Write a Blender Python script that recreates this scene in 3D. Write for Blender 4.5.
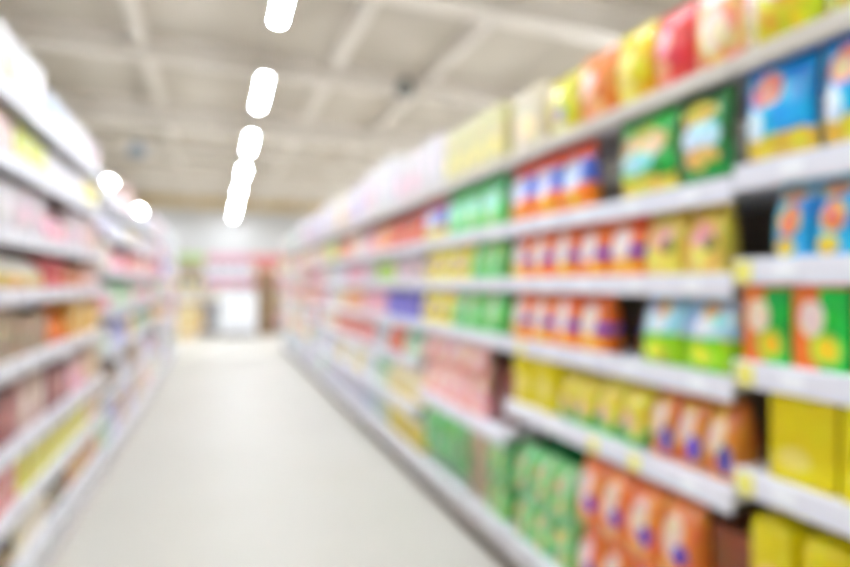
import bpy, math, random
from mathutils import Vector, Matrix

random.seed(7)
for o in list(bpy.data.objects):
    bpy.data.objects.remove(o, do_unlink=True)
scene = bpy.context.scene
COL = scene.collection

# ------------------------------------------------------------------ camera, world, exposure
EYE = 1.30                       # eye height in metres
FPX = 530.0                      # focal length in pixels of an 850 px wide frame
YAW = math.atan(207.0 / FPX)     # the aisle runs towards a point left of the frame's centre
CY, SY = math.cos(YAW), math.sin(YAW)

cam_data = bpy.data.cameras.new('camera')
cam_data.sensor_width = 36.0
cam_data.lens = FPX / 850.0 * 36.0
cam_data.clip_start = 0.02
cam_data.clip_end = 100
cam_data.dof.use_dof = True      # the photograph is thrown out of focus as a whole
cam_data.dof.focus_distance = 0.25
cam_data.dof.aperture_fstop = 2.35
cam_data.dof.aperture_blades = 0
cam = bpy.data.objects.new('camera', cam_data)
cam.location = (0, 0, EYE)
cam.rotation_euler = (math.radians(90), 0, -YAW)
COL.objects.link(cam)
scene.camera = cam

world = bpy.data.worlds.new('world')
scene.world = world
world.use_nodes = True
world.node_tree.nodes['Background'].inputs[0].default_value = (1, 0.98, 0.95, 1)
world.node_tree.nodes['Background'].inputs[1].default_value = 0.3

scene.view_settings.view_transform = 'Standard'
scene.view_settings.look = 'None'
scene.view_settings.gamma = 1.0
scene.view_settings.use_curve_mapping = False
scene.view_settings.exposure = 1.32
TUBE_STRENGTH = 66.0

# ------------------------------------------------------------------ helpers
def lin(c):
    r = []
    for v in c:
        v = v / 255.0
        r.append(v / 12.92 if v <= 0.04045 else ((v + 0.055) / 1.055) ** 2.4)
    return (r[0], r[1], r[2], 1.0)

def principled(name):
    m = bpy.data.materials.new(name)
    m.use_nodes = True
    return m, m.node_tree, m.node_tree.nodes['Principled BSDF']

_plain = {}
def plain(name, col, rough=0.5, metal=0.0, var=0.06, scale=12.0, spec=0.5):
    """a plain surface with a little mottling"""
    if name in _plain:
        return _plain[name]
    m, nt, b = principled(name)
    b.inputs['Roughness'].default_value = rough
    b.inputs['Metallic'].default_value = metal
    b.inputs['Specular IOR Level'].default_value = spec
    tc = nt.nodes.new('ShaderNodeTexCoord')
    nz = nt.nodes.new('ShaderNodeTexNoise')
    nz.inputs['Scale'].default_value = scale
    nt.links.new(tc.outputs['Object'], nz.inputs['Vector'])
    mr = nt.nodes.new('ShaderNodeMapRange')
    mr.inputs['To Min'].default_value = 1 - var
    mr.inputs['To Max'].default_value = 1 + var
    nt.links.new(nz.outputs['Fac'], mr.inputs['Value'])
    mx = nt.nodes.new('ShaderNodeVectorMath')
    mx.operation = 'SCALE'
    mx.inputs[0].default_value = lin(col)[:3]
    nt.links.new(mr.outputs['Result'], mx.inputs['Scale'])
    nt.links.new(mx.outputs['Vector'], b.inputs['Base Color'])
    _plain[name] = m
    return m

_prints = {}
def print_mat(name, layers, rough=0.32, mottle=0.42):
    """printed packaging: flat shapes of ink laid over one another in the pack's own coordinates"""
    if name in _prints:
        return _prints[name]
    m, nt, b = principled('print_' + name)
    b.inputs['Roughness'].default_value = rough
    b.inputs['Coat Weight'].default_value = 0.25
    b.inputs['Coat Roughness'].default_value = 0.12
    N, L = nt.nodes.new, nt.links.new
    tc = N('ShaderNodeTexCoord')
    nz = N('ShaderNodeTexNoise'); nz.inputs['Scale'].default_value = 5.0
    L(tc.outputs['Generated'], nz.inputs['Vector'])
    wv = N('ShaderNodeVectorMath'); wv.operation = 'MULTIPLY_ADD'
    L(nz.outputs['Color'], wv.inputs[0])
    wv.inputs[1].default_value = (0.10, 0.0, 0.10)
    sub = N('ShaderNodeVectorMath'); sub.operation = 'SUBTRACT'
    L(tc.outputs['Generated'], sub.inputs[0]); sub.inputs[1].default_value = (0.05, 0, 0.05)
    L(sub.outputs['Vector'], wv.inputs[2])
    sp = N('ShaderNodeSeparateXYZ'); L(wv.outputs['Vector'], sp.inputs[0])
    gx, gz = sp.outputs['X'], sp.outputs['Z']
    cur = None
    def ramp(sock, a, bb, inv=False):
        r = N('ShaderNodeMapRange'); r.interpolation_type = 'SMOOTHSTEP'
        L(sock, r.inputs['Value'])
        r.inputs['From Min'].default_value = a; r.inputs['From Max'].default_value = bb
        r.inputs['To Min'].default_value = 1.0 if inv else 0.0
        r.inputs['To Max'].default_value = 0.0 if inv else 1.0
        return r.outputs['Result']
    def mul(a, bb):
        k = N('ShaderNodeMath'); k.operation = 'MULTIPLY'; L(a, k.inputs[0]); L(bb, k.inputs[1]); return k.outputs[0]
    for ly in layers:
        if ly[0] == 'base':
            rgb = N('ShaderNodeRGB'); rgb.outputs[0].default_value = lin(ly[1]); cur = rgb.outputs[0]; continue
        if ly[0] == 'band':
            _, z0, z1, c = ly
            f = mul(ramp(gz, z0 - .02, z0 + .02), ramp(gz, z1 - .02, z1 + .02, True))
        elif ly[0] == 'side':
            _, x0, x1, c = ly
            f = mul(ramp(gx, x0 - .02, x0 + .02), ramp(gx, x1 - .02, x1 + .02, True))
        else:
            _, cx, cz, rx, rz, c = ly
            d = N('ShaderNodeVectorMath'); d.operation = 'MULTIPLY_ADD'
            L(wv.outputs['Vector'], d.inputs[0])
            d.inputs[1].default_value = (1 / rx, 0, 1 / rz); d.inputs[2].default_value = (-cx / rx, 0, -cz / rz)
            ln = N('ShaderNodeVectorMath'); ln.operation = 'LENGTH'; L(d.outputs['Vector'], ln.inputs[0])
            f = ramp(ln.outputs['Value'], .88, 1.06, True)
        mx = N('ShaderNodeMix'); mx.data_type = 'RGBA'
        L(f, mx.inputs['Factor']); L(cur, mx.inputs[6]); mx.inputs[7].default_value = lin(c)
        cur = mx.outputs[2]
    # small uneven patches of ink, different on each pack
    oi = N('ShaderNodeObjectInfo')
    wk = N('ShaderNodeMath'); wk.operation = 'MULTIPLY'; L(oi.outputs['Random'], wk.inputs[0]); wk.inputs[1].default_value = 40.0
    n4 = N('ShaderNodeTexNoise'); n4.noise_dimensions = '4D'; n4.inputs['Scale'].default_value = 4.2; n4.inputs['Detail'].default_value = 2.0
    L(tc.outputs['Generated'], n4.inputs['Vector']); L(wk.outputs[0], n4.inputs['W'])
    st = N('ShaderNodeVectorMath'); st.operation = 'MULTIPLY_ADD'
    L(n4.outputs['Color'], st.inputs[0]); st.inputs[1].default_value = (2.6, 2.6, 2.6); st.inputs[2].default_value = (-.78, -.78, -.78)
    ovl = N('ShaderNodeMix'); ovl.data_type = 'RGBA'; ovl.blend_type = 'OVERLAY'; ovl.clamp_result = True
    ovl.inputs['Factor'].default_value = mottle
    L(cur, ovl.inputs[6]); L(st.outputs['Vector'], ovl.inputs[7])
    cur = ovl.outputs[2]
    L(cur, b.inputs['Base Color'])
    _prints[name] = m
    return m

def emission(name, col, strength):
    m = bpy.data.materials.new(name); m.use_nodes = True
    nt = m.node_tree; nt.nodes.clear()
    e = nt.nodes.new('ShaderNodeEmission'); e.inputs[0].default_value = lin(col); e.inputs[1].default_value = strength
    out = nt.nodes.new('ShaderNodeOutputMaterial'); nt.links.new(e.outputs[0], out.inputs[0])
    return m

class MB:
    def __init__(s): s.v = []; s.f = []
    def box(s, x0, x1, y0, y1, z0, z1, bev=0.0):
        x0, x1 = min(x0, x1), max(x0, x1); y0, y1 = min(y0, y1), max(y0, y1)
        n = len(s.v)
        if bev <= 0:
            s.v += [(x, y, z) for z in (z0, z1) for y in (y0, y1) for x in (x0, x1)]
            s.f += [tuple(n + i for i in q) for q in ((0, 2, 3, 1), (4, 5, 7, 6), (0, 1, 5, 4), (2, 6, 7, 3), (0, 4, 6, 2), (1, 3, 7, 5))]
            return s
        b = bev; rings = []
        for (z, i) in ((z0, b), (z0 + b, 0), (z1 - b, 0), (z1, b)):
            xa, xb, ya, yb = x0 + i, x1 - i, y0 + i, y1 - i
            rings.append([(xa + b, ya, z), (xb - b, ya, z), (xb, ya + b, z), (xb, yb - b, z), (xb - b, yb, z), (xa + b, yb, z), (xa, yb - b, z), (xa, ya + b, z)])
        s.rings(rings); return s
    def rings(s, rings, cap0=True, cap1=True):
        n = len(s.v); k = len(rings[0])
        for r in rings: s.v += r
        for j in range(len(rings) - 1):
            for i in range(k):
                a = n + j * k + i; bq = n + j * k + (i + 1) % k
                s.f.append((a, bq, bq + k, a + k))
        if cap0: s.f.append(tuple(n + i for i in reversed(range(k))))
        if cap1: s.f.append(tuple(n + (len(rings) - 1) * k + i for i in range(k)))
        return s
    def mesh(s, name, mat, smooth=False):
        me = bpy.data.meshes.new(name)
        me.from_pydata(s.v, [], s.f); me.update()
        if mat: me.materials.append(mat)
        if smooth:
            me.polygons.foreach_set('use_smooth', [True] * len(me.polygons))
        return me

def link(name, mesh, parent=None, loc=None):
    o = bpy.data.objects.new(name, mesh)
    COL.objects.link(o)
    if parent: o.parent = parent
    if loc: o.location = loc
    return o

def empty(name, loc, rz=0.0):
    o = bpy.data.objects.new(name, None)
    o.empty_display_size = 0.05
    COL.objects.link(o); o.location = loc; o.rotation_euler = (0, 0, rz)
    return o

def tag(o, label, cat=None, group=None, kind=None):
    o['label'] = label
    if cat: o['category'] = cat
    if group: o['group'] = group
    if kind: o['kind'] = kind
    return o

def structure(name, mb, mat, label, smooth=False):
    o = link(name, mb.mesh(name, mat, smooth)); o['kind'] = 'structure'; o['label'] = label
    return o

ORD = ['first', 'second', 'third', 'fourth', 'fifth', 'sixth', 'seventh', 'eighth', 'ninth', 'tenth', 'eleventh', 'twelfth', 'thirteenth',
       'fourteenth', 'fifteenth', 'sixteenth', 'seventeenth', 'eighteenth', 'nineteenth', 'twentieth']

# ------------------------------------------------------------------ the hall
X0, X1, Y0, Y1, ZC = -8.6, 10.2, -4.2, 26.0, 5.2

def floor_material():
    m, nt, b = principled('floor_polished_cream')
    N, L = nt.nodes.new, nt.links.new
    tc = N('ShaderNodeTexCoord')
    nz = N('ShaderNodeTexNoise'); nz.inputs['Scale'].default_value = 1.3; nz.inputs['Detail'].default_value = 5
    L(tc.outputs['Object'], nz.inputs['Vector'])
    cr = N('ShaderNodeValToRGB')
    cr.color_ramp.elements[0].color = lin((205, 199, 187)); cr.color_ramp.elements[1].color = lin((214, 208, 197))
    L(nz.outputs['Fac'], cr.inputs[0]); L(cr.outputs[0], b.inputs['Base Color'])
    b.inputs['Roughness'].default_value = 0.5
    return m

def ceiling_material():
    m, nt, b = principled('ceiling_beige_deck')
    N, L = nt.nodes.new, nt.links.new
    tc = N('ShaderNodeTexCoord')
    nz = N('ShaderNodeTexNoise'); nz.inputs['Scale'].default_value = 0.55; nz.inputs['Detail'].default_value = 3
    L(tc.outputs['Object'], nz.inputs['Vector'])
    cr = N('ShaderNodeValToRGB')
    e = cr.color_ramp.elements
    e[0].position = .3; e[0].color = lin((180, 170, 155)); e[1].position = .7; e[1].color = lin((208, 198, 184))
    k = e.new(.5); k.color = lin((195, 185, 170))
    L(nz.outputs['Fac'], cr.inputs[0]); L(cr.outputs[0], b.inputs['Base Color'])
    b.inputs['Roughness'].default_value = 0.8
    return m

WHITE_WALL = plain('wall_white', (190, 187, 184), .7, var=.02, scale=2)
STEEL_BEAM = plain('beam_pale_paint', (232, 223, 211), .6, var=.03, scale=3)
OCHRE = plain('trim_ochre', (205, 182, 140), .6, var=.05, scale=2)

structure('floor', MB().box(X0, X1, Y0, Y1, -.12, 0), floor_material(), 'polished cream floor of the aisle')
structure('ceiling', MB().box(X0, X1, Y0, Y1, ZC, ZC + .15), ceiling_material(), 'mottled beige roof deck')
structure('wall_back', MB().box(X0, X1, Y1, Y1 + .2, -.12, ZC + .15), WHITE_WALL, 'white wall at the far end of the hall')
structure('wall_front', MB().box(X0, X1, Y0 - .2, Y0, -.12, ZC + .15), WHITE_WALL, 'white wall behind the viewer')
structure('wall_left', MB().box(X0 - .2, X0, Y0 - .2, Y1 + .2, -.12, ZC + .15), WHITE_WALL, 'white side wall beyond the shelves')
structure('wall_right', MB().box(X1, X1 + .2, Y0 - .2, Y1 + .2, -.12, ZC + .15), WHITE_WALL, 'white side wall beyond the shelves')
structure('trim_1', MB().box(X0, X1, Y1 - .12, Y1, 4.68, ZC), OCHRE, 'ochre band where the far wall meets the roof')

def i_beam(mb, axis, c, a0, a1, ztop, h, w, t=.03):
    for (p0, p1, q0, q1) in ((-w / 2, w / 2, ztop - t, ztop), (-t / 2, t / 2, ztop - h + t, ztop - t), (-w / 2, w / 2, ztop - h, ztop - h + t)):
        if axis == 'x': mb.box(a0, a1, c + p0, c + p1, q0, q1)
        else: mb.box(c + p0, c + p1, a0, a1, q0, q1)
    return mb

for i, y in enumerate((2.6, 6.0, 9.4, 12.8, 16.2, 19.6, 23.0)):
    big = i % 2 == 1
    structure('ceiling_beam', i_beam(MB(), 'x', y, X0, X1, ZC, .5 if big else .36, .30 if big else .2), STEEL_BEAM,
              'pale painted steel beam spanning the roof, %s from the camera' % ORD[i])
for i, x in enumerate((-6.6, -4.0, -1.1, 1.9, 3.6, 6.4)):
    structure('ceiling_purlin', i_beam(MB(), 'y', x, Y0, Y1, ZC - .003, .22, .13, .02), STEEL_BEAM,
              'pale purlin running along the roof, %s from the left' % ORD[i])

# ------------------------------------------------------------------ hanging lights
TUBE_MAT = emission('fluorescent_diffuser', (234, 244, 255), TUBE_STRENGTH)
HOUSING = plain('fixture_white_metal', (236, 234, 230), .4, var=.02)
ROD = plain('rod_zinc', (170, 168, 162), .35, .8, var=.03)
lm_house = MB().box(-.058, .058, 0, 1.52, .016, .085, .006).mesh('housing', HOUSING)
lm_diff = MB().box(-.05, .05, .02, 1.50, 0, .016, .004).mesh('diffuser', TUBE_MAT)
lm_cap = MB().box(-.066, .066, -.012, .02, -.002, .06, .004).mesh('end_cap', HOUSING)
lm_rod = MB().rings([[(.006 * math.cos(a * math.pi / 3), .006 * math.sin(a * math.pi / 3), z) for a in range(6)] for z in (.085, .93)]).mesh('hanging_rod', ROD)
ROWS = ((.635, 'over the open aisle', 9), (-2.96, 'beyond the left rack', 9), (5.6, 'beyond the right rack', 9), (8.6, 'added unseen to brighten the right ceiling', 9))  # farthest right row is added out of view to brighten the right ceiling
for (x, where, n) in ROWS:
    for k in range(n):
        y = 7.9 + 3.17 * (k - 3)
        t = empty('strip_light', (x, y, 4.265))
        tag(t, 'white fluorescent strip light %s, %s from the camera' % (where, ORD[k]), 'light', 'strip lights ' + where)
        link('housing', lm_house, t); link('diffuser', lm_diff, t)
        link('end_cap', lm_cap, t); c = link('end_cap', lm_cap, t, (0, 1.512, 0))
        link('hanging_rod', lm_rod, t, (0, .2, 0)); link('hanging_rod', lm_rod, t, (0, 1.3, 0))

# small loudspeakers hung from the roof
DARK = plain('speaker_dark', (92, 98, 92), .5)
BLUEGREY = plain('speaker_bluegrey', (130, 142, 156), .5)
def horn_speaker(loc, mat, label):
    t = empty('ceiling_speaker', loc)
    tag(t, label, 'speaker')
    seg = 14
    def ring(r, z): return [(r * math.cos(2 * math.pi * a / seg), r * math.sin(2 * math.pi * a / seg), z) for a in range(seg)]
    link('body', MB().rings([ring(.13, 0), ring(.15, .03), ring(.13, .16), ring(.07, .24), ring(.02, .26)]).mesh('body', mat, True), t)
    link('grille', MB().rings([ring(.118, -.012), ring(.118, 0)]).mesh('grille', plain('grille_grey', (120, 120, 115), .5, .4), True), t)
    link('hanging_rod', MB().rings([ring(.008, .26), ring(.008, ZC - loc[2])]).mesh('hanging_rod', ROD), t)
horn_speaker((2.85, 8.2, 4.4), DARK, 'dark round loudspeaker hanging under the roof above the right rack')
horn_speaker((-1.45, 11.5, 3.75), BLUEGREY, 'blue-grey round loudspeaker hanging under the roof above the left rack')

# ------------------------------------------------------------------ racks
SHELF_WHITE = plain('shelf_white_enamel', (232, 231, 236), .35, var=.02)
RAIL_WHITE = plain('rail_white_plastic', (231, 229, 236), .25, var=.015)
RAIL_CREAM = plain('rail_cream_plastic', (204, 195, 182), .3, var=.015)
BACK_GREY = plain('back_panel_grey', (150, 140, 128), .6, var=.05)
KICK = plain('kick_plate_taupe', (104, 88, 70), .5, var=.05)
KICK_PALE = plain('kick_plate_pale', (222, 212, 212), .5, var=.04)
TAG_YELLOW = plain('tag_yellow', (240, 230, 120), .45, var=.02)
TAG_WHITE = plain('tag_white', (240, 240, 242), .4, var=.01)

XR, XL = 1.19, -.68              # where the shelf fronts stand
BAY = 1.125
R_START, L_START = -.18, .565
R_LEVELS = {0: (.20, .85, 1.113, 1.36, 1.588, 1.862), 1: (.20, .786, 1.065, 1.326, 1.567, 1.862), 2: (.20, .63, 1.065, 1.326, 1.567, 1.862)}
R_FAR = (.20, .50, .80, 1.065, 1.326, 1.567, 1.862)
L_NEAR = (.25, .49, .725, 1.02, 1.285, 1.497, 1.76, 2.0)
L_FAR = (.20, .55, .85, 1.12, 1.40, 1.65, 1.88)
N_R, N_L = 10, 9
def r_levels(i): return R_LEVELS.get(i, R_FAR)
def l_levels(i): return L_NEAR if i < 3 else L_FAR

def level_names(n):
    base = ['bottom'] + [ORD[k] for k in range(1, n - 1)] + ['top']
    return base

yellow_tags = {}                 # (rack, bay, level) -> list of distances along the bay
def shelf_bay(side, i, levels, depth, label):
    sgn = 1 if side == 'right' else -1
    xf = XR if side == 'right' else XL
    y0 = (R_START if side == 'right' else L_START) + BAY * i
    t = empty('shelf_bay', (xf, y0, 0))
    tag(t, label, 'shelving', 'shelving bays of the %s rack' % side)
    def bx(xa, xb, ya, yb, za, zb, bev=0): return MB().box(sgn * xa, sgn * xb, ya, yb, za, zb, bev)
    g = .003
    link('back_panel', bx(depth, depth + .02, g, BAY - g, .10, levels[-1] + .03).mesh('back_panel', BACK_GREY), t)
    link('kick_plate', bx(.03, .05, g, BAY - g, 0, .085).mesh('kick_plate', KICK if side == 'right' else KICK_PALE), t)
    link('base_fascia', bx(.012, .03, g, BAY - g, .08, levels[0] - .066).mesh('base_fascia', SHELF_WHITE), t)
    for yy in (g, BAY - g - .03):
        link('upright', bx(depth - .05, depth, yy, yy + .03, 0, levels[-1] + .05).mesh('upright', SHELF_WHITE), t)
    for k, z in enumerate(levels):
        s = link('shelf', bx(.006, depth - .05, g, BAY - g, z - .035, z - .004).mesh('shelf', SHELF_WHITE), t)
        top = (side == 'right' and k == len(levels) - 1)
        rail = bx(-.006, .006, g, BAY - g, z - (.044 if top else .062), z, .0025)
        link('price_rail', rail.mesh('price_rail', RAIL_CREAM if top else RAIL_WHITE), s)
        if not top and i < 5:
            ny = yellow_tags.get((side, i, k), ())
            for yy in ny:
                pt = link('price_tag', bx(-.0085, -.006, yy - .022, yy + .022, z - .058, z - .006).mesh('price_tag', TAG_YELLOW), s)
                pt['label'] = 'yellow price tag'
            for q in range(5):
                yy = .12 + .22 * q + random.uniform(-.03, .03)
                if any(abs(yy - u) < .06 for u in ny): continue
                link('price_tag', bx(-.0082, -.006, yy - .025, yy + .025, z - .05, z - .012).mesh('price_tag', TAG_WHITE), s)
    return t

yellow_tags.update({('right', 0, 3): (1.095,), ('right', 0, 2): (1.09,), ('right', 0, 1): (1.09,),
                    ('right', 1, 1): (.33, .52), ('right', 1, 2): (.98,)})
for i in range(N_R):
    shelf_bay('right', i, r_levels(i), .45, 'white metal shelving bay with price rails, %s from the camera in the right rack' % ORD[i])
for i in range(N_L):
    shelf_bay('left', i, l_levels(i), .40, 'white metal shelving bay with price rails, %s from the camera in the left rack' % ORD[i])
R_END = R_START + BAY * N_R
L_END = L_START + BAY * N_L

# ------------------------------------------------------------------ packs: shapes
def superellipse(hw, hd, z, n, p):
    out = []
    for a in range(n):
        t = 2 * math.pi * a / n
        c, s = math.cos(t), math.sin(t)
        out.append((hw * math.copysign(abs(c) ** p, c), hd * math.copysign(abs(s) ** p, s), z))
    return out

_mesh_cache = {}
def cached(key, fn):
    if key not in _mesh_cache: _mesh_cache[key] = fn()
    return _mesh_cache[key]

def shape_pouch(w, d, h, mat, acc):
    b = MB(); rs = []
    for (t, kw, kd) in ((0, .94, .72), (.03, .98, .95), (.2, 1, 1), (.5, .98, .92), (.75, .98, .6), (.9, 1, .25), (.94, 1, .08)):
        rs.append(superellipse(w / 2 * kw, d / 2 * kd, h * t, 16, .55))
    b.rings(rs)
    sl = MB().box(-w / 2, w / 2, -.0035, .0035, h * .93, h, .0012)
    return [('body', b.mesh('body', mat, True)), ('top_seal', sl.mesh('top_seal', acc))]

def shape_bag(w, d, h, mat, acc):
    b = MB(); rs = []
    for (t, kw, kd) in ((.05, 1, .1), (.1, .96, .5), (.3, .93, .95), (.55, .92, 1), (.78, .94, .8), (.92, .98, .3), (.955, 1, .1)):
        rs.append(superellipse(w / 2 * kw, d / 2 * kd, h * t, 16, .7))
    b.rings(rs)
    s1 = MB().box(-w / 2, w / 2, -.003, .003, h * .95, h, .001)
    s2 = MB().box(-w / 2, w / 2, -.004, .004, 0, h * .055, .001)
    return [('body', b.mesh('body', mat, True)), ('top_seal', s1.mesh('top_seal', acc)), ('bottom_seal', s2.mesh('bottom_seal', acc))]

def shape_carton(w, d, h, mat, acc):
    b = MB().box(-w / 2, w / 2, -d / 2, d / 2, 0, h * .985, .003)
    f = MB().box(-w / 2 + .002, w / 2 - .002, -d / 2 + .001, d * .32, h * .985, h, .001)
    return [('body', b.mesh('body', mat)), ('flap', f.mesh('flap', acc))]

def shape_bottle(w, d, h, mat, acc):
    b = MB(); rs = []
    for (t, k) in ((0, .86), (.02, .98), (.08, 1), (.55, 1), (.66, .9), (.76, .6), (.82, .36), (.86, .34)):
        rs.append(superellipse(w / 2 * k, d / 2 * max(k, .3), h * t, 16, .75))
    b.rings(rs)
    c = MB().rings([superellipse(w * .2, w * .2, h * z, 14, 1) for z in (.86, .985, 1)])
    lb = MB().rings([superellipse(w / 2 * 1.015, d / 2 * 1.015, h * z, 16, .75) for z in (.14, .50)])
    return [('body', b.mesh('body', acc, True)), ('cap', c.mesh('cap', acc)), ('label_sleeve', lb.mesh('label_sleeve', mat, True))]

def shape_tub(w, d, h, mat, acc):
    r = min(w, d) / 2
    b = MB().rings([superellipse(r * k, r * k, h * t, 18, 1) for (t, k) in ((0, .84), (.03, .88), (.86, .98))])
    l = MB().rings([superellipse(r * k, r * k, h * t, 18, 1) for (t, k) in ((.86, 1), (.97, 1), (1, .95))])
    return [('body', b.mesh('body', mat, True)), ('lid', l.mesh('lid', acc))]

def shape_wrapped(w, d, h, mat, acc):
    b = MB(); rs = []
    for (t, k) in ((0, .93), (.04, .99), (.12, 1), (.88, 1), (.96, .99), (1, .93)):
        rs.append(superellipse(w / 2 * k, d / 2 * k, h * t, 20, .38))
    b.rings(rs)
    s = MB().box(-w * .3, w * .3, -.012, .012, h, h + .006, .002)
    return [('body', b.mesh('body', mat, True)), ('folded_seam', s.mesh('folded_seam', acc))]

SHAPES = {'pouch': shape_pouch, 'snack_bag': shape_bag, 'carton': shape_carton, 'bottle': shape_bottle, 'tub': shape_tub, 'wrapped_pack': shape_wrapped}

# ------------------------------------------------------------------ packs: prints   name: (kind, look, accent colour, layers)
W_, CREAM, PEACH = (250, 248, 246), (248, 238, 214), (250, 205, 165)
S = {}
def style(name, kind, look, accent, *layers): S[name] = (kind, look, accent, layers)
B = lambda c: ('base', c)
def band(a, b, c): return ('band', a, b, c)
def sidef(a, b, c): return ('side', a, b, c)
def oval(x, z, rx, rz, c): return ('oval', x, z, rx, rz, c)

ORANGE, PURPLE, BLUE, YELL = (252, 118, 24), (88, 52, 190), (60, 96, 220), (240, 215, 10)
style('blue_bag', 'snack_bag', 'blue bag with red oval and yellow foot', (30, 110, 210), B((0, 168, 236)), band(-1, .24, (236, 205, 60)), oval(.38, .74, .24, .2, (238, 130, 120)), oval(.36, .7, .15, .13, (250, 190, 150)), oval(.2, .38, .13, .2, (225, 240, 252)), oval(.8, .62, .14, .12, (60, 180, 245)))
style('blue_faces', 'pouch', 'blue pack with orange and yellow rounds', (150, 215, 240), B((40, 176, 234)), band(.78, 2, (175, 220, 240)), oval(.5, .84, .32, .09, (245, 165, 90)), oval(.5, .5, .3, .22, (242, 170, 80)), oval(.5, .47, .18, .14, (245, 120, 90)), oval(.4, .14, .3, .12, (240, 210, 70)))
style('green_orange_box', 'carton', 'green and orange carton with yellow disc', (235, 150, 90), B((10, 190, 70)), sidef(-1, .5, (238, 120, 50)), oval(.36, .6, .24, .22, (250, 225, 205)), oval(.62, .25, .3, .2, (160, 220, 70)), oval(.62, .25, .2, .14, (245, 205, 40)), band(.94, 2, (240, 120, 50)))
style('yellow_box', 'carton', 'plain bright yellow carton', (225, 205, 10), B((228, 208, 6)), oval(.4, .26, .26, .12, (236, 216, 110)))
style('yellow_big', 'wrapped_pack', 'large bright yellow wrapped pack', (225, 205, 10), B((232, 212, 6)), oval(.5, .7, .25, .12, (240, 190, 110)), oval(.5, .2, .3, .1, (240, 228, 130)))
style('green_multi', 'snack_bag', 'green bag with teal and peach picture', (40, 150, 60), B((84, 196, 90)), oval(.5, .64, .4, .22, (250, 214, 176)), oval(.36, .42, .32, .16, (150, 226, 226)), band(-1, .22, (236, 205, 80)), oval(.8, .3, .14, .14, (20, 150, 50)), oval(.5, .8, .2, .1, (230, 215, 70)))
style('dark_multi', 'snack_bag', 'dark green bag with yellow picture', (40, 60, 40), B((50, 140, 64)), oval(.45, .78, .36, .15, (240, 216, 84)), oval(.5, .5, .38, .18, (190, 226, 240)), oval(.5, .25, .34, .14, (240, 208, 100)), oval(.7, .1, .2, .1, (20, 160, 60)))
style('orange_blue', 'pouch', 'orange pouch with broad blue middle', (240, 90, 40), B((250, 134, 30)), band(.42, .8, (84, 116, 235)), oval(.42, .6, .33, .26, (215, 222, 252)), oval(.6, .18, .3, .1, (248, 190, 40)), band(.86, 2, (240, 70, 30)))
style('orange_purple', 'pouch', 'orange pouch with white splash, purple band', (238, 90, 14), B(ORANGE), band(.34, .52, (112, 72, 205)), oval(.42, .56, .31, .32, (254, 236, 228)), oval(.5, .16, .42, .14, (254, 184, 60)))
style('orange_shade', 'pouch', 'orange and navy pouch set back, shade painted in', (200, 70, 20), B((214, 92, 20)), band(.36, .56, (60, 50, 140)), oval(.5, .2, .35, .1, (190, 120, 80)))  # shade of the recess is put into the orange and navy
style('blue_lime', 'pouch', 'pale blue and lime pouch, orange dash', (190, 222, 236), B((175, 215, 240)), band(-1, .48, (150, 215, 10)), oval(.5, .86, .18, .12, (240, 160, 110)), oval(.45, .62, .24, .14, (230, 245, 250)), oval(.45, .22, .26, .14, (225, 228, 60)))
style('yellow_pink', 'pouch', 'yellow pouch with pink centre', (225, 190, 80), B((242, 212, 84)), oval(.5, .62, .3, .22, (244, 170, 150)), oval(.72, .45, .14, .12, (110, 110, 40)), oval(.4, .2, .3, .12, (240, 220, 110)))
style('green_aqua', 'pouch', 'green pouch with aqua splash', (60, 175, 90), B((110, 214, 120)), oval(.5, .58, .36, .28, (165, 240, 220)), oval(.45, .3, .2, .16, (200, 235, 170)), oval(.6, .85, .2, .1, (20, 160, 80)))
style('green_pack', 'pouch', 'green pouch with pale green splash', (50, 160, 70), B((104, 210, 100)), oval(.45, .5, .3, .3, (176, 232, 160)), oval(.55, .2, .3, .1, (120, 210, 120)), oval(.3, .8, .16, .12, (225, 150, 90)))
style('yellow_purple', 'pouch', 'yellow pouch with purple oval', (220, 200, 30), B((242, 224, 30)), oval(.55, .4, .24, .15, (140, 112, 190)), oval(.4, .52, .2, .16, (244, 220, 214)))
style('violet_yellow', 'pouch', 'violet and yellow pouch', (200, 70, 60), B((120, 110, 205)), band(-1, .3, (236, 214, 40)), band(.84, 2, (230, 110, 60)), oval(.4, .55, .24, .2, (225, 220, 245)))
style('red_orange', 'pouch', 'red-orange pouch', (220, 80, 50), B((230, 92, 56)), oval(.5, .45, .26, .24, (240, 150, 110)))
style('cobalt', 'carton', 'cobalt blue carton', (60, 60, 190), B((70, 70, 205)), oval(.3, .5, .3, .3, (170, 165, 235)))
style('brown_blue', 'pouch', 'orange-brown pouch with blue badge', (200, 110, 40), B((240, 150, 66)), oval(.4, .58, .3, .25, (252, 224, 204)), oval(.72, .3, .2, .2, (84, 76, 200)), oval(.3, .85, .3, .1, (240, 190, 60)), oval(.2, .2, .18, .12, (200, 90, 30)))
style('yellow_green', 'pouch', 'yellow pouch with green foot, pink spot', (220, 200, 50), B((242, 222, 64)), band(-1, .32, (90, 196, 86)), oval(.35, .4, .22, .18, (244, 190, 180)), oval(.7, .3, .22, .16, (235, 205, 110)))
style('bright_yellow', 'wrapped_pack', 'bright yellow wrapped pack', (230, 212, 10), B((234, 214, 8)), oval(.55, .45, .25, .2, (245, 228, 120)))
style('pink_peach', 'pouch', 'pale salmon-pink pouch', (240, 180, 170), B((244, 182, 168)), oval(.5, .55, .28, .24, (250, 218, 206)), oval(.5, .15, .3, .1, (236, 150, 130)))
style('shaded_maroon', 'carton', 'dark red-brown carton, coloured as shaded gap', (110, 50, 45), B((128, 62, 56)), oval(.5, .5, .2, .2, (170, 110, 95)))  # dark red stands for the shade in a gap between packs
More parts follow.
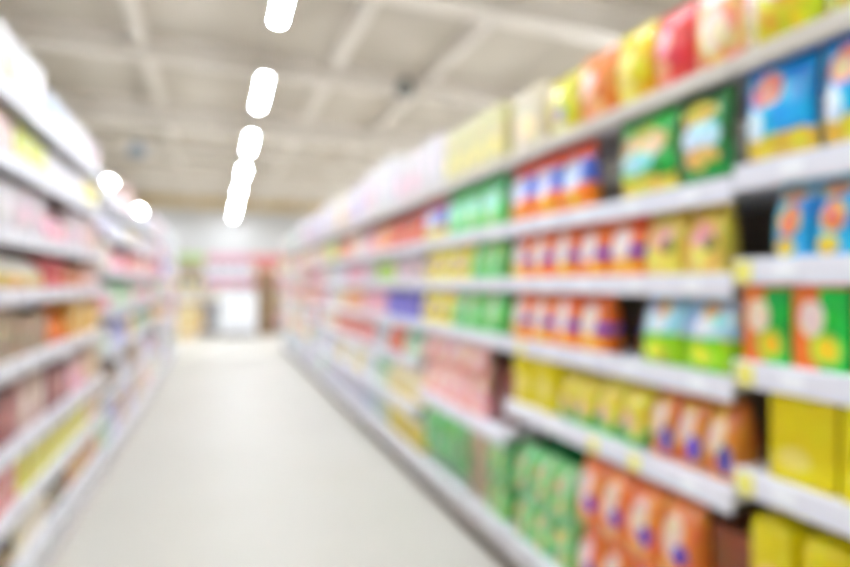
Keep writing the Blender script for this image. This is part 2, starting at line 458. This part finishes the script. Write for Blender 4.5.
style('cream_yellow', 'pouch', 'cream and yellow pouch', (240, 220, 150), B((242, 226, 165)), band(-1, .3, (235, 205, 80)), oval(.5, .6, .24, .2, (250, 240, 215)))
style('orange_stack', 'pouch', 'orange pouch with white splash, violet dab', (235, 110, 50), B((250, 138, 62)), oval(.4, .58, .31, .28, (252, 220, 204)), oval(.68, .4, .2, .14, (90, 70, 185)), oval(.4, .14, .3, .1, (246, 190, 110)))
style('green_stack', 'pouch', 'pale green pouch with orange dots', (110, 200, 120), B((130, 216, 134)), sidef(.55, .75, (205, 238, 185)), oval(.35, .62, .2, .14, (240, 185, 120)), oval(.6, .25, .2, .12, (244, 195, 140)), oval(.3, .3, .14, .1, (50, 160, 80)))
style('shaded_green', 'carton', 'deep green carton set back, coloured as shaded gap', (20, 100, 50), B((24, 118, 60)), oval(.4, .5, .2, .2, (60, 150, 90)))  # dark green gives the shaded gap above the front pouches
style('green_bag', 'snack_bag', 'leaf green bag with pale streaks', (80, 170, 90), B((126, 210, 134)), sidef(.3, .42, (165, 222, 160)), sidef(.65, .75, (150, 214, 150)), oval(.5, .5, .16, .14, (200, 232, 190)))
style('kraft', 'carton', 'brown cardboard carton', (176, 150, 118), B((188, 164, 132)), sidef(.45, .55, (172, 146, 112)))
style('shaded_brown_box', 'carton', 'dark brown carton set back, coloured as shaded gap', (120, 60, 30), B((138, 70, 34)), oval(.5, .5, .26, .2, (180, 100, 50)))  # dark brown puts the shade of a gap into the carton colour
# top shelf of the right rack
style('lime_bag', 'snack_bag', 'pale lime bag', (215, 220, 110), B((197, 206, 93)), oval(.5, .5, .25, .2, (235, 235, 160)))
style('yellow_bag', 'snack_bag', 'yellow bag with pink oval', (226, 206, 20), B((215, 197, 22)), oval(.5, .6, .24, .16, (244, 200, 170)))
style('peach_bag', 'snack_bag', 'peach and cream bag', (248, 190, 150), B((230, 176, 111)), oval(.5, .45, .3, .26, (252, 226, 190)), band(.8, 2, (250, 205, 190)))
style('red_bag', 'snack_bag', 'red bag with pink oval', (225, 50, 50), B((228, 66, 62)), oval(.35, .62, .24, .18, (248, 178, 178)), oval(.3, .22, .22, .16, (248, 170, 120)))  # pink and peach ovals printed on a red ground
style('yellow_sun_bag', 'snack_bag', 'sunny yellow bag', (240, 215, 10), B((226, 202, 11)), oval(.4, .6, .22, .18, (250, 232, 110)), oval(.4, .2, .26, .14, (246, 230, 120)))
style('orange_bag', 'snack_bag', 'orange and peach bag', (245, 140, 60), B((228, 130, 46)), oval(.35, .6, .25, .24, (250, 195, 165)), oval(.5, .2, .3, .14, (248, 180, 110)))
style('yellow_violet_pack', 'snack_bag', 'yellow bag with violet spot', (235, 220, 40), B((221, 206, 55)), oval(.5, .35, .2, .16, (160, 130, 215)), oval(.4, .14, .3, .1, (248, 240, 170)))
style('cream_pack', 'wrapped_pack', 'cream wrapped pack', (222, 208, 180), B((210, 197, 167)), oval(.5, .4, .26, .2, (248, 212, 150)))
style('pale_yellow', 'wrapped_pack', 'pale yellow wrapped pack', (224, 214, 150), B((208, 199, 139)), oval(.5, .35, .3, .16, (244, 226, 120)))
style('white_pack', 'wrapped_pack', 'white wrapped pack', (222, 218, 216), B((206, 200, 199)), oval(.5, .5, .22, .18, (244, 222, 230)))
style('pink_white', 'wrapped_pack', 'white wrapped pack with pink patch', (224, 210, 212), B((208, 193, 195)), oval(.5, .4, .3, .2, (244, 190, 205)))
style('lilac_white', 'wrapped_pack', 'lilac-white wrapped pack', (214, 208, 224), B((199, 192, 208)), oval(.5, .5, .26, .2, (205, 196, 236)))
style('mint_white', 'wrapped_pack', 'white wrapped pack with mint patch', (212, 222, 214), B((197, 206, 199)), oval(.5, .4, .3, .2, (180, 226, 200)))
style('blue_white', 'wrapped_pack', 'white wrapped pack with pale blue patch', (208, 214, 226), B((193, 199, 210)), oval(.5, .45, .3, .2, (170, 200, 238)))
style('white_orange', 'wrapped_pack', 'white wrapped pack with orange square', (224, 218, 212), B((208, 202, 197)), oval(.55, .42, .3, .3, (226, 128, 16)))
# loose set used further down the aisle, pastel with haze put into the colour
style('far_orange', 'pouch', 'soft orange pouch', (244, 160, 90), B((244, 162, 92)), oval(.5, .5, .24, .24, (250, 214, 170)))
style('far_pink', 'pouch', 'rose pink pouch', (240, 160, 175), B((240, 160, 178)), oval(.5, .5, .24, .24, (250, 215, 220)))
style('far_lime', 'tub', 'lime green tub', (230, 240, 200), B((176, 216, 80)), oval(.5, .5, .3, .2, (225, 236, 160)))
style('far_lilac', 'bottle', 'lilac bottle with white label', (190, 180, 228), B((236, 232, 246)), oval(.5, .5, .2, .3, (160, 140, 215)))
style('far_white', 'bottle', 'white bottle with grey label', (244, 244, 246), B((226, 228, 234)), oval(.5, .5, .2, .3, (180, 190, 205)))
style('far_yellow', 'tub', 'yellow tub with white lid', (250, 248, 240), B((238, 214, 80)), oval(.5, .5, .3, .2, (248, 236, 170)))
style('far_blue', 'carton', 'mid blue carton', (120, 140, 215), B((120, 140, 218)), oval(.5, .5, .24, .24, (205, 212, 245)))
style('far_red', 'carton', 'soft red carton', (224, 110, 100), B((226, 112, 104)), oval(.5, .5, .24, .2, (248, 200, 190)))
style('far_green', 'bottle', 'pale green bottle with cream label', (160, 212, 170), B((240, 240, 220)), oval(.5, .5, .2, .3, (110, 190, 130)))
style('far_cream', 'carton', 'cream carton with tan patch', (244, 232, 210), B((246, 234, 212)), oval(.5, .5, .26, .2, (226, 196, 150)))
style('far_grey', 'tub', 'grey-white tub', (236, 236, 238), B((214, 216, 220)), oval(.5, .5, .3, .2, (180, 186, 200)))
style('far_magenta', 'carton', 'magenta carton', (214, 70, 150), B((218, 80, 156)), oval(.5, .5, .24, .2, (246, 190, 220)))
style('far_tan', 'carton', 'tan carton', (214, 176, 130), B((216, 178, 132)), oval(.5, .5, .24, .2, (236, 210, 170)))
style('cream_yellow_case', 'carton', 'buff yellow case', (214, 184, 130), B((222, 194, 138)), oval(.5, .5, .3, .24, (236, 218, 176)))
# left rack
style('ochre_white', 'pouch', 'white pouch with ochre foot', (245, 240, 230), B((246, 242, 234)), band(-1, .42, (214, 172, 60)), oval(.5, .6, .2, .14, (225, 215, 190)))
style('red_jar', 'tub', 'red tub with pink lid', (244, 170, 170), B((214, 50, 56)), oval(.5, .5, .3, .2, (244, 150, 140)))
style('orange_brown', 'pouch', 'orange-brown pouch', (190, 96, 50), B((214, 120, 64)), oval(.5, .5, .26, .2, (240, 180, 130)))
style('taupe_box', 'carton', 'taupe-brown carton', (170, 146, 116), B((176, 150, 118)), oval(.5, .3, .3, .2, (150, 118, 96)))
style('bright_orange', 'pouch', 'bright orange pouch', (240, 110, 20), B((242, 112, 20)), oval(.5, .5, .2, .2, (248, 160, 70)))
style('amber_box', 'carton', 'amber yellow carton', (236, 180, 70), B((238, 184, 76)), oval(.5, .5, .26, .22, (246, 212, 130)))
style('dark_red', 'carton', 'dark red carton', (130, 40, 40), B((146, 50, 46)), oval(.5, .5, .24, .2, (210, 110, 100)))
style('pink_tub', 'tub', 'pink tub with white lid', (252, 240, 242), B((244, 170, 176)), oval(.5, .5, .3, .2, (250, 215, 215)))
style('lime_box', 'carton', 'yellow-green carton', (190, 200, 40), B((200, 208, 44)), oval(.5, .5, .24, .2, (232, 232, 140)))
style('peach_pack', 'wrapped_pack', 'peach-pink wrapped pack', (232, 190, 174), B((215, 176, 161)), oval(.5, .5, .26, .2, (252, 232, 222)))
style('acid_yellow', 'carton', 'acid yellow carton', (220, 212, 10), B((226, 216, 12)), oval(.5, .5, .22, .18, (238, 230, 110)))
style('tan_orange', 'pouch', 'tan-orange pouch', (226, 160, 90), B((230, 168, 98)), oval(.5, .5, .24, .2, (246, 214, 170)))
style('dark_bottle', 'bottle', 'dark brown bottle with pale label', (70, 52, 46), B((214, 190, 160)), oval(.5, .5, .2, .2, (150, 90, 70)))

COUNTS = {}
def place(st, w, d, h, x, y, z, rz, label, group, jitter=1.2):
    kind, look, accent, layers = S[st]
    mat = print_mat(st, layers, mottle=.12 if st in ('yellow_box', 'yellow_big', 'kraft') else .14 if kind == 'wrapped_pack' else .35 if kind == 'carton' else .6)
    acc = plain('accent_' + st, accent, .35, var=.03)
    key = (st, round(w, 3), round(d, 3), round(h, 3))
    parts = cached(key, lambda: SHAPES[kind](w, d, h, mat, acc))
    t = empty(kind, (x, y, z), rz + math.radians(random.uniform(-jitter, jitter)))
    for (nm, me) in parts:
        link(nm, me, t)
    tag(t, label, kind.replace('_', ' '), group)
    COUNTS[kind] = COUNTS.get(kind, 0) + 1
    return t

def Ypix(px, X):
    """distance along the aisle of the rack point that the photograph shows in column px"""
    D = X / ((px - 218.0) * CY / FPX)
    return (D - X * SY) / CY

_serial = {}
PLURAL = {'pouch': 'pouches', 'snack_bag': 'snack bags', 'carton': 'cartons', 'bottle': 'bottles', 'tub': 'tubs', 'wrapped_pack': 'wrapped packs'}
def run(side, bay, lvl, y0, y1, st, n, h, d=.13, setback=.02, tiers=1, gap=.004):
    """n facings of one print side by side between y0 and y1 on one shelf"""
    levels = r_levels(bay) if side == 'right' else l_levels(bay)
    nm = level_names(len(levels))[lvl]
    z = levels[lvl] - .002
    if y1 < y0: y0, y1 = y1, y0
    pitch = (y1 - y0) / n
    w = pitch - gap
    kind, look = S[st][0], S[st][1]
    sgn, xf, rz = (1, XR, -math.pi / 2) if side == 'right' else (-1, XL, math.pi / 2)
    if kind == 'tub': d = min(w, .14)
    if kind == 'bottle': d = min(d, w)
    for k in range(n):
        for t in range(tiers):
            key = (side, bay, lvl, st)
            c = _serial[key] = _serial.get(key, 0) + 1
            hh = h / tiers
            if tiers > 1:
                lab = '%s, %s %s on %s shelf, %s bay, %s rack' % (look, 'lower' if t == 0 else 'upper', ORD[min((c - 1) // tiers, 19)], nm, ORD[bay], side)
            else:
                lab = '%s, %s on %s shelf, %s bay, %s rack' % (look, ORD[min(c - 1, 19)], nm, ORD[bay], side)
            hv = hh * (1 if tiers > 1 else random.choice((1, 1, .985)))
            place(st, w, d, hv, xf + sgn * (setback + .006 + d / 2 + random.uniform(0, .006)), y0 + pitch * (k + .5), z + t * (hh + (.008 if kind == 'wrapped_pack' else .001)), rz, lab,
                  '%s in the %s rack' % (PLURAL[kind], side), jitter=0.9)

XP = XR + .025
def rr(lvl, pa, pb, st, n, h, **kw):
    """a run on the right rack given by its columns in the photograph; split where bays meet"""
    ya, yb = sorted((Ypix(pa, XP), Ypix(pb, XP)))
    mid = (ya + yb) / 2
    bay = int((mid - R_START) // BAY)
    lo, hi = R_START + BAY * bay + .006, R_START + BAY * (bay + 1) - .006
    run('right', bay, lvl, max(ya, lo), min(yb, hi), st, n, h, **kw)

# ---- right rack, top shelf
rr(5, 950, 1040, 'peach_bag', 1, .20, d=.09)
rr(5, 880, 948, 'yellow_sun_bag', 1, .20, d=.09)
rr(5, 818, 878, 'lime_bag', 1, .245, d=.09)
rr(5, 742, 817, 'yellow_bag', 1, .245, d=.09)
rr(5, 687, 734, 'peach_bag', 1, .245, d=.09)
rr(5, 648, 686, 'red_bag', 1, .245, d=.09)
rr(5, 610, 647, 'yellow_sun_bag', 1, .26, d=.09)
rr(5, 574, 609, 'orange_bag', 1, .25, d=.09)
rr(5, 543, 573, 'yellow_violet_pack', 1, .24, d=.09)
rr(5, 508, 542, 'cream_pack', 1, .26, d=.14)
rr(5, 442, 502, 'pale_yellow', 4, .28, d=.16)
rr(5, 418, 441, 'white_pack', 2, .33, d=.16)
# ---- fifth level
rr(4, 905, 1000, 'blue_bag', 1, .236, d=.06, setback=.004)
rr(4, 819, 903, 'blue_bag', 1, .236, d=.06, setback=.004)
rr(4, 741, 817, 'blue_bag', 1, .236, d=.06, setback=.004)
rr(4, 678, 732, 'dark_multi', 1, .254, d=.06, setback=.004)
rr(4, 618, 676, 'green_multi', 1, .254, d=.06, setback=.004)
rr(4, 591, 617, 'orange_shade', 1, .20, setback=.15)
rr(4, 506, 590, 'orange_blue', 3, .25, d=.08, setback=.006)
rr(4, 446, 503, 'green_aqua', 3, .245, d=.08, setback=.006)
rr(4, 424, 444, 'violet_yellow', 1, .24, d=.08, setback=.006)
# ---- fourth level
rr(3, 860, 960, 'blue_faces', 1, .184, d=.10, setback=.006)
rr(3, 770, 858, 'blue_faces', 2, .184, d=.10, setback=.006)
rr(3, 684, 724, 'yellow_pink', 1, .195, d=.10, setback=.006)
rr(3, 643, 682, 'yellow_pink', 1, .195, d=.10, setback=.006)
rr(3, 507, 641, 'orange_purple', 5, .195, d=.10, setback=.006)
rr(3, 470, 503, 'green_pack', 3, .195, d=.10, setback=.006)
rr(3, 424, 469, 'yellow_purple', 3, .195, d=.10, setback=.006)
# ---- third level
rr(2, 856, 940, 'green_orange_box', 1, .195, d=.1, setback=.008)
rr(2, 794, 853, 'green_orange_box', 1, .195, d=.1, setback=.008)
rr(2, 737, 792, 'green_orange_box', 1, .195, d=.1, setback=.008)
rr(2, 638, 733, 'blue_lime', 2, .205, d=.11, setback=.008)
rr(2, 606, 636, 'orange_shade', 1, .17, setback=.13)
rr(2, 508, 605, 'orange_purple', 4, .205, d=.11, setback=.008)
rr(2, 450, 503, 'green_pack', 3, .205, d=.11, setback=.008)
rr(2, 420, 449, 'yellow_purple', 2, .205, d=.11, setback=.008)
# ---- second level
rr(1, 842, 930, 'yellow_box', 1, .22, d=.16, setback=.008)
rr(1, 770, 838, 'yellow_box', 1, .22, d=.16, setback=.008)
rr(1, 742, 768, 'shaded_brown_box', 1, .18, d=.14, setback=.12)
rr(1, 645, 732, 'brown_blue', 3, .21)
rr(1, 592, 642, 'yellow_green', 2, .20)
rr(1, 556, 590, 'yellow_green', 2, .19)
rr(1, 508, 554, 'bright_yellow', 2, .205, d=.2)
rr(1, 484, 502, 'shaded_maroon', 1, .26, setback=.1)
rr(1, 420, 482, 'pink_peach', 5, .37, tiers=2, d=.1)
# ---- bottom deck
rr(0, 742, 850, 'yellow_big', 2, .53, d=.28)
rr(0, 852, 980, 'yellow_big', 1, .53, d=.28)
rr(0, 690, 733, 'shaded_brown_box', 1, .44, d=.24, setback=.10)
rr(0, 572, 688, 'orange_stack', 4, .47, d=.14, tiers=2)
rr(0, 508, 568, 'shaded_green', 2, .50, d=.16, setback=.20)
rr(0, 508, 568, 'green_stack', 3, .40, d=.13, tiers=2)
rr(0, 482, 502, 'green_stack', 2, .36, d=.13, tiers=2)
rr(0, 462, 481, 'kraft', 1, .34, d=.26, setback=.06)
rr(0, 420, 461, 'green_bag', 4, .36, d=.16)

# ---- the rest of the right rack, bay by bay
rng = random.Random(21)
FAR_R = {
    6: ('white_pack', 'pink_white', 'lilac_white', 'white_pack', 'mint_white', 'cream_pack'),
    5: ('red_orange', 'far_orange', 'far_yellow', 'far_lime', 'far_pink', 'far_cream'),
    4: ('pink_white', 'far_pink', 'far_white', 'far_lime', 'far_cream', 'far_red'),
    3: ('far_lilac', 'far_orange', 'far_white', 'far_pink', 'far_cream', 'far_grey'),
    2: ('far_red', 'far_green', 'far_white', 'far_grey', 'far_cream', 'far_orange'),
    1: ('cream_yellow', 'far_grey', 'far_lilac', 'far_orange', 'mint_white', 'far_white'),
    0: ('far_green', 'mint_white', 'far_white', 'lilac_white', 'far_grey', 'blue_white')}
first_far = {3: {6: ('pink_white', 'white_pack'), 5: ('red_orange', 'red_orange', 'far_orange'), 4: ('pink_white', 'far_lime'), 3: ('cobalt', 'cobalt', 'far_pink'),
                 2: ('far_green', 'red_orange', 'far_grey'), 1: ('cream_yellow', 'cream_yellow', 'far_green'), 0: ('far_yellow', 'far_yellow', 'mint_white')}}
for bay in range(3, N_R):
    lv = r_levels(bay)
    ya = R_START + BAY * bay + .01
    for k, z in enumerate(lv):
        room = (lv[k + 1] - z - .055) if k < len(lv) - 1 else (.40 if bay < 8 else .33)
        pal = FAR_R[k]
        picks = list(first_far.get(bay, {}).get(k, ())) or [rng.choice(pal) for _ in range(3)]
        per = (BAY - .02) / len(picks)
        for q, st in enumerate(picks):
            n = 2 if bay > 4 else 3
            if S[st][0] in ('wrapped_pack',): n = max(1, n - 1)
            hh = room * (rng.uniform(.82, .98) if k < len(lv) - 1 else rng.uniform(.78, 1.0))
            run('right', bay, k, ya + per * q, ya + per * (q + 1) - .006, st, n, hh, d=.16 if S[st][0] == 'wrapped_pack' else .12)

# ---- left rack
def lr(bay, lvl, fa, fb, st, n, h, **kw):
    y0 = L_START + BAY * bay
    run('left', bay, lvl, y0 + .01 + fa * (BAY - .02), y0 + .01 + fb * (BAY - .02) - .004, st, n, h, **kw)

NEAR_L = {
    1: {7: (('white_orange', 2), ('white_orange', 2), ('white_pack', 2)), 6: (('white_pack', 2), ('peach_pack', 3), ('lime_box', 2)), 5: (('white_pack', 2), ('white_pack', 2), ('pink_white', 2)),
        4: (('ochre_white', 3), ('ochre_white', 3), ('ochre_white', 2)), 3: (('amber_box', 3), ('taupe_box', 3), ('taupe_box', 3)), 2: (('far_tan', 3), ('dark_red', 2), ('peach_pack', 2)),
        1: (('far_pink', 3), ('far_red', 3), ('acid_yellow', 3)), 0: (('tan_orange', 3), ('dark_bottle', 3), ('far_cream', 3))},
    2: {7: (('blue_white', 2), ('white_pack', 2), ('pink_white', 2)), 6: (('white_pack', 2), ('white_pack', 1), ('far_yellow', 4)), 5: (('far_pink', 3), ('pink_white', 2), ('peach_pack', 2)),
        4: (('red_jar', 2), ('orange_brown', 3), ('peach_pack', 2)), 3: (('bright_orange', 3), ('amber_box', 3), ('amber_box', 3)), 2: (('dark_red', 2), ('pink_tub', 3), ('far_tan', 3)),
        1: (('acid_yellow', 3), ('acid_yellow', 3), ('far_tan', 3)), 0: (('dark_bottle', 4), ('tan_orange', 3), ('tan_orange', 3))}}
NEAR_L[0] = {k: tuple(reversed(v)) for k, v in NEAR_L[1].items()}
for bay in (0, 1, 2):
    for lvl, segs in NEAR_L[bay].items():
        room = (L_NEAR[lvl + 1] - L_NEAR[lvl] - .055) if lvl < 7 else (.25 if bay < 2 else .19)
        for q, (st, n) in enumerate(segs):
            lr(bay, lvl, q / len(segs), (q + 1) / len(segs), st, n, room * (rng.uniform(.74, .92) if lvl < 7 else rng.uniform(.9, 1)), d=.14)
FAR_L = {
    6: ('white_pack', 'pink_white', 'blue_white', 'peach_pack', 'mint_white'),
    5: ('pink_white', 'far_lilac', 'far_white', 'far_blue', 'far_red', 'cream_pack'),
    4: ('far_white', 'far_red', 'far_blue', 'far_pink', 'far_cream'),
    3: ('far_orange', 'far_green', 'far_lilac', 'far_cream', 'far_white', 'far_pink'),
    2: ('far_green', 'amber_box', 'dark_bottle', 'far_magenta', 'far_blue', 'far_lilac'),
    1: ('far_tan', 'dark_bottle', 'far_lilac', 'far_pink', 'far_white', 'mint_white'),
    0: ('far_tan', 'far_pink', 'far_grey', 'far_green', 'far_lilac', 'far_cream')}
for bay in range(3, N_L):
    lv = l_levels(bay)
    for k, z in enumerate(lv):
        room = (lv[k + 1] - z - .055) if k < len(lv) - 1 else .27
        picks = [rng.choice(FAR_L[k]) for _ in range(3)]
        for q, st in enumerate(picks):
            low = k == len(lv) - 1 and (bay, q) in ((3, 0), (3, 1), (3, 2), (4, 1), (4, 2), (5, 0), (5, 1))
            n = 3 if bay < 5 else 2
            if S[st][0] == 'wrapped_pack': n = max(1, n - 1)
            lr(bay, k, q / 3, (q + 1) / 3, st, n, .11 if low else room * rng.uniform(.85, .98), d=.12)

# ------------------------------------------------------------------ far end of the aisle
def cross_bay(ix, x0, w, y, levels):
    t = empty('shelf_bay', (x0, y, 0))
    tag(t, 'low shelving bay across the end of the aisle, %s from the left' % ORD[ix], 'shelving', 'shelving across the end of the aisle')
    link('back_panel', MB().box(.003, w - .003, .40, .42, .1, 1.8).mesh('back_panel', BACK_GREY), t)
    link('kick_plate', MB().box(.003, w - .003, .03, .05, 0, .1).mesh('kick_plate', KICK), t)
    for xx in (.003, w - .033): link('upright', MB().box(xx, xx + .03, .34, .40, 0, 1.8).mesh('upright', SHELF_WHITE), t)
    for z in levels:
        s = link('shelf', MB().box(.003, w - .003, .006, .34, z - .035, z - .004).mesh('shelf', SHELF_WHITE), t)
        link('price_rail', MB().box(.003, w - .003, -.006, .006, z - .055, z, .002).mesh('price_rail', RAIL_WHITE), s)
    return t
CL = (.18, .55, .9, 1.22, 1.52)
CPAL = [('far_tan', 'amber_box', 'cream_yellow', 'far_cream', 'far_green'), ('amber_box', 'far_tan', 'far_cream', 'far_yellow', 'taupe_box'),
        ('far_white', 'far_grey', 'far_cream', 'far_pink', 'far_white'), ('far_pink', 'far_tan', 'cream_yellow', 'far_red', 'far_cream'), ('far_cream', 'far_yellow', 'far_pink', 'far_orange', 'far_white')]
for ix in range(5):
    x0 = -2.5 + 1.1 * ix
    cross_bay(ix, x0, 1.1, 14.4, CL)
    for k, z in enumerate(CL):
        st = CPAL[ix][k]
        room = (CL[k + 1] - z - .07) if k < 4 else .24
        for q in range(4):
            w = .262
            place(st, w - .006, .16 if S[st][0] != 'bottle' else .12, room * .92, x0 + .03 + w * (q + .5), 14.4 + .12, z - .002, 0,
                  '%s, %s on %s shelf, %s bay across aisle end' % (S[st][1], ORD[q], level_names(5)[k], ORD[ix]), 'packs across the end of the aisle', .5)
    colr = [(190, 206, 150), (176, 200, 130), (216, 160, 176), (214, 128, 126), (240, 215, 150)][ix]
    cname = ['pale sage', 'leaf green', 'rose pink', 'coral red', 'pale yellow'][ix]
    hd = empty('header_sign', (x0 + .55, 14.78, 1.8))
    tag(hd, '%s header board on top of the shelving across the aisle end' % cname, 'sign', 'header boards across the aisle end')
    link('board', MB().box(-.54, .54, 0, .02, .02, .28, .004).mesh('board', plain('header_%d' % ix, colr, .5)), hd)
    for sx in (-.4, .4): link('foot', MB().box(sx - .02, sx + .02, 0, .02, 0, .02).mesh('foot', SHELF_WHITE), hd)

# white chest freezer standing before the cross shelving
fz = empty('chest_freezer', (.46, 13.55, 0))
tag(fz, 'white chest freezer at the far end of the aisle', 'freezer')
FZ = plain('freezer_white', (244, 244, 246), .3, var=.01)
link('body', MB().box(-.42, .42, 0, .6, .08, 1.0, .02).mesh('body', FZ), fz)
link('plinth', MB().box(-.38, .38, .04, .56, 0, .08).mesh('plinth', KICK), fz)
ld = link('lid', MB().box(-.43, .43, -.01, .61, 1.0, 1.10, .015).mesh('lid', FZ), fz)
link('handle', MB().box(-.12, .12, -.04, -.01, 1.03, 1.06, .005).mesh('handle', plain('handle_grey', (150, 150, 155), .4)), ld)
link('vent_grille', MB().box(-.3, .3, -.006, 0, .14, .26, .002).mesh('vent_grille', plain('vent_grey', (205, 205, 210), .5)), fz)
for o in fz.children: pass

# brown cardboard display tower
ct = empty('display_tower', (1.13, 13.55, 0))
tag(ct, 'brown cardboard display tower beside the white freezer', 'display')
CB = plain('cardboard', (150, 116, 82), .8, var=.08)
for sx in (-.2, .2): link('side_panel', MB().box(sx - .012, sx + .012, 0, .4, 0, 1.6).mesh('side_panel', CB), ct)
link('back_panel', MB().box(-.188, .188, .385, .4, 0, 1.6).mesh('back_panel', CB), ct)
for z in (.05, .45, .85, 1.25): link('tray', MB().box(-.188, .188, .0, .385, z, z + .03).mesh('tray', CB), ct)
link('header', MB().box(-.212, .212, .38, .40, 1.6, 1.75, .003).mesh('header', plain('tower_header', (205, 120, 100), .6)), ct)
for k, z in enumerate((.08, .48, .88, 1.28)):
    for q in range(2):
        place('taupe_box', .16, .2, .26, 1.13 - .09 + .18 * q, 13.55 + .13, z + .002, 0, 'taupe-brown carton, %s on the %s tray of the cardboard tower' % (ORD[q], ('lowest', 'second', 'third', 'highest')[k]), 'cartons in the cardboard tower', 0.5)

# amber stack of cases by the left end
for k in range(3):
    place('cream_yellow_case', .46, .36, .26, -.66, 13.7, .262 * k, 0, 'wide buff yellow case, %s from the floor in the stack beyond the left rack' % ORD[k], 'stacked buff cases', .8)
print('PACKS', COUNTS, sum(COUNTS.values()))
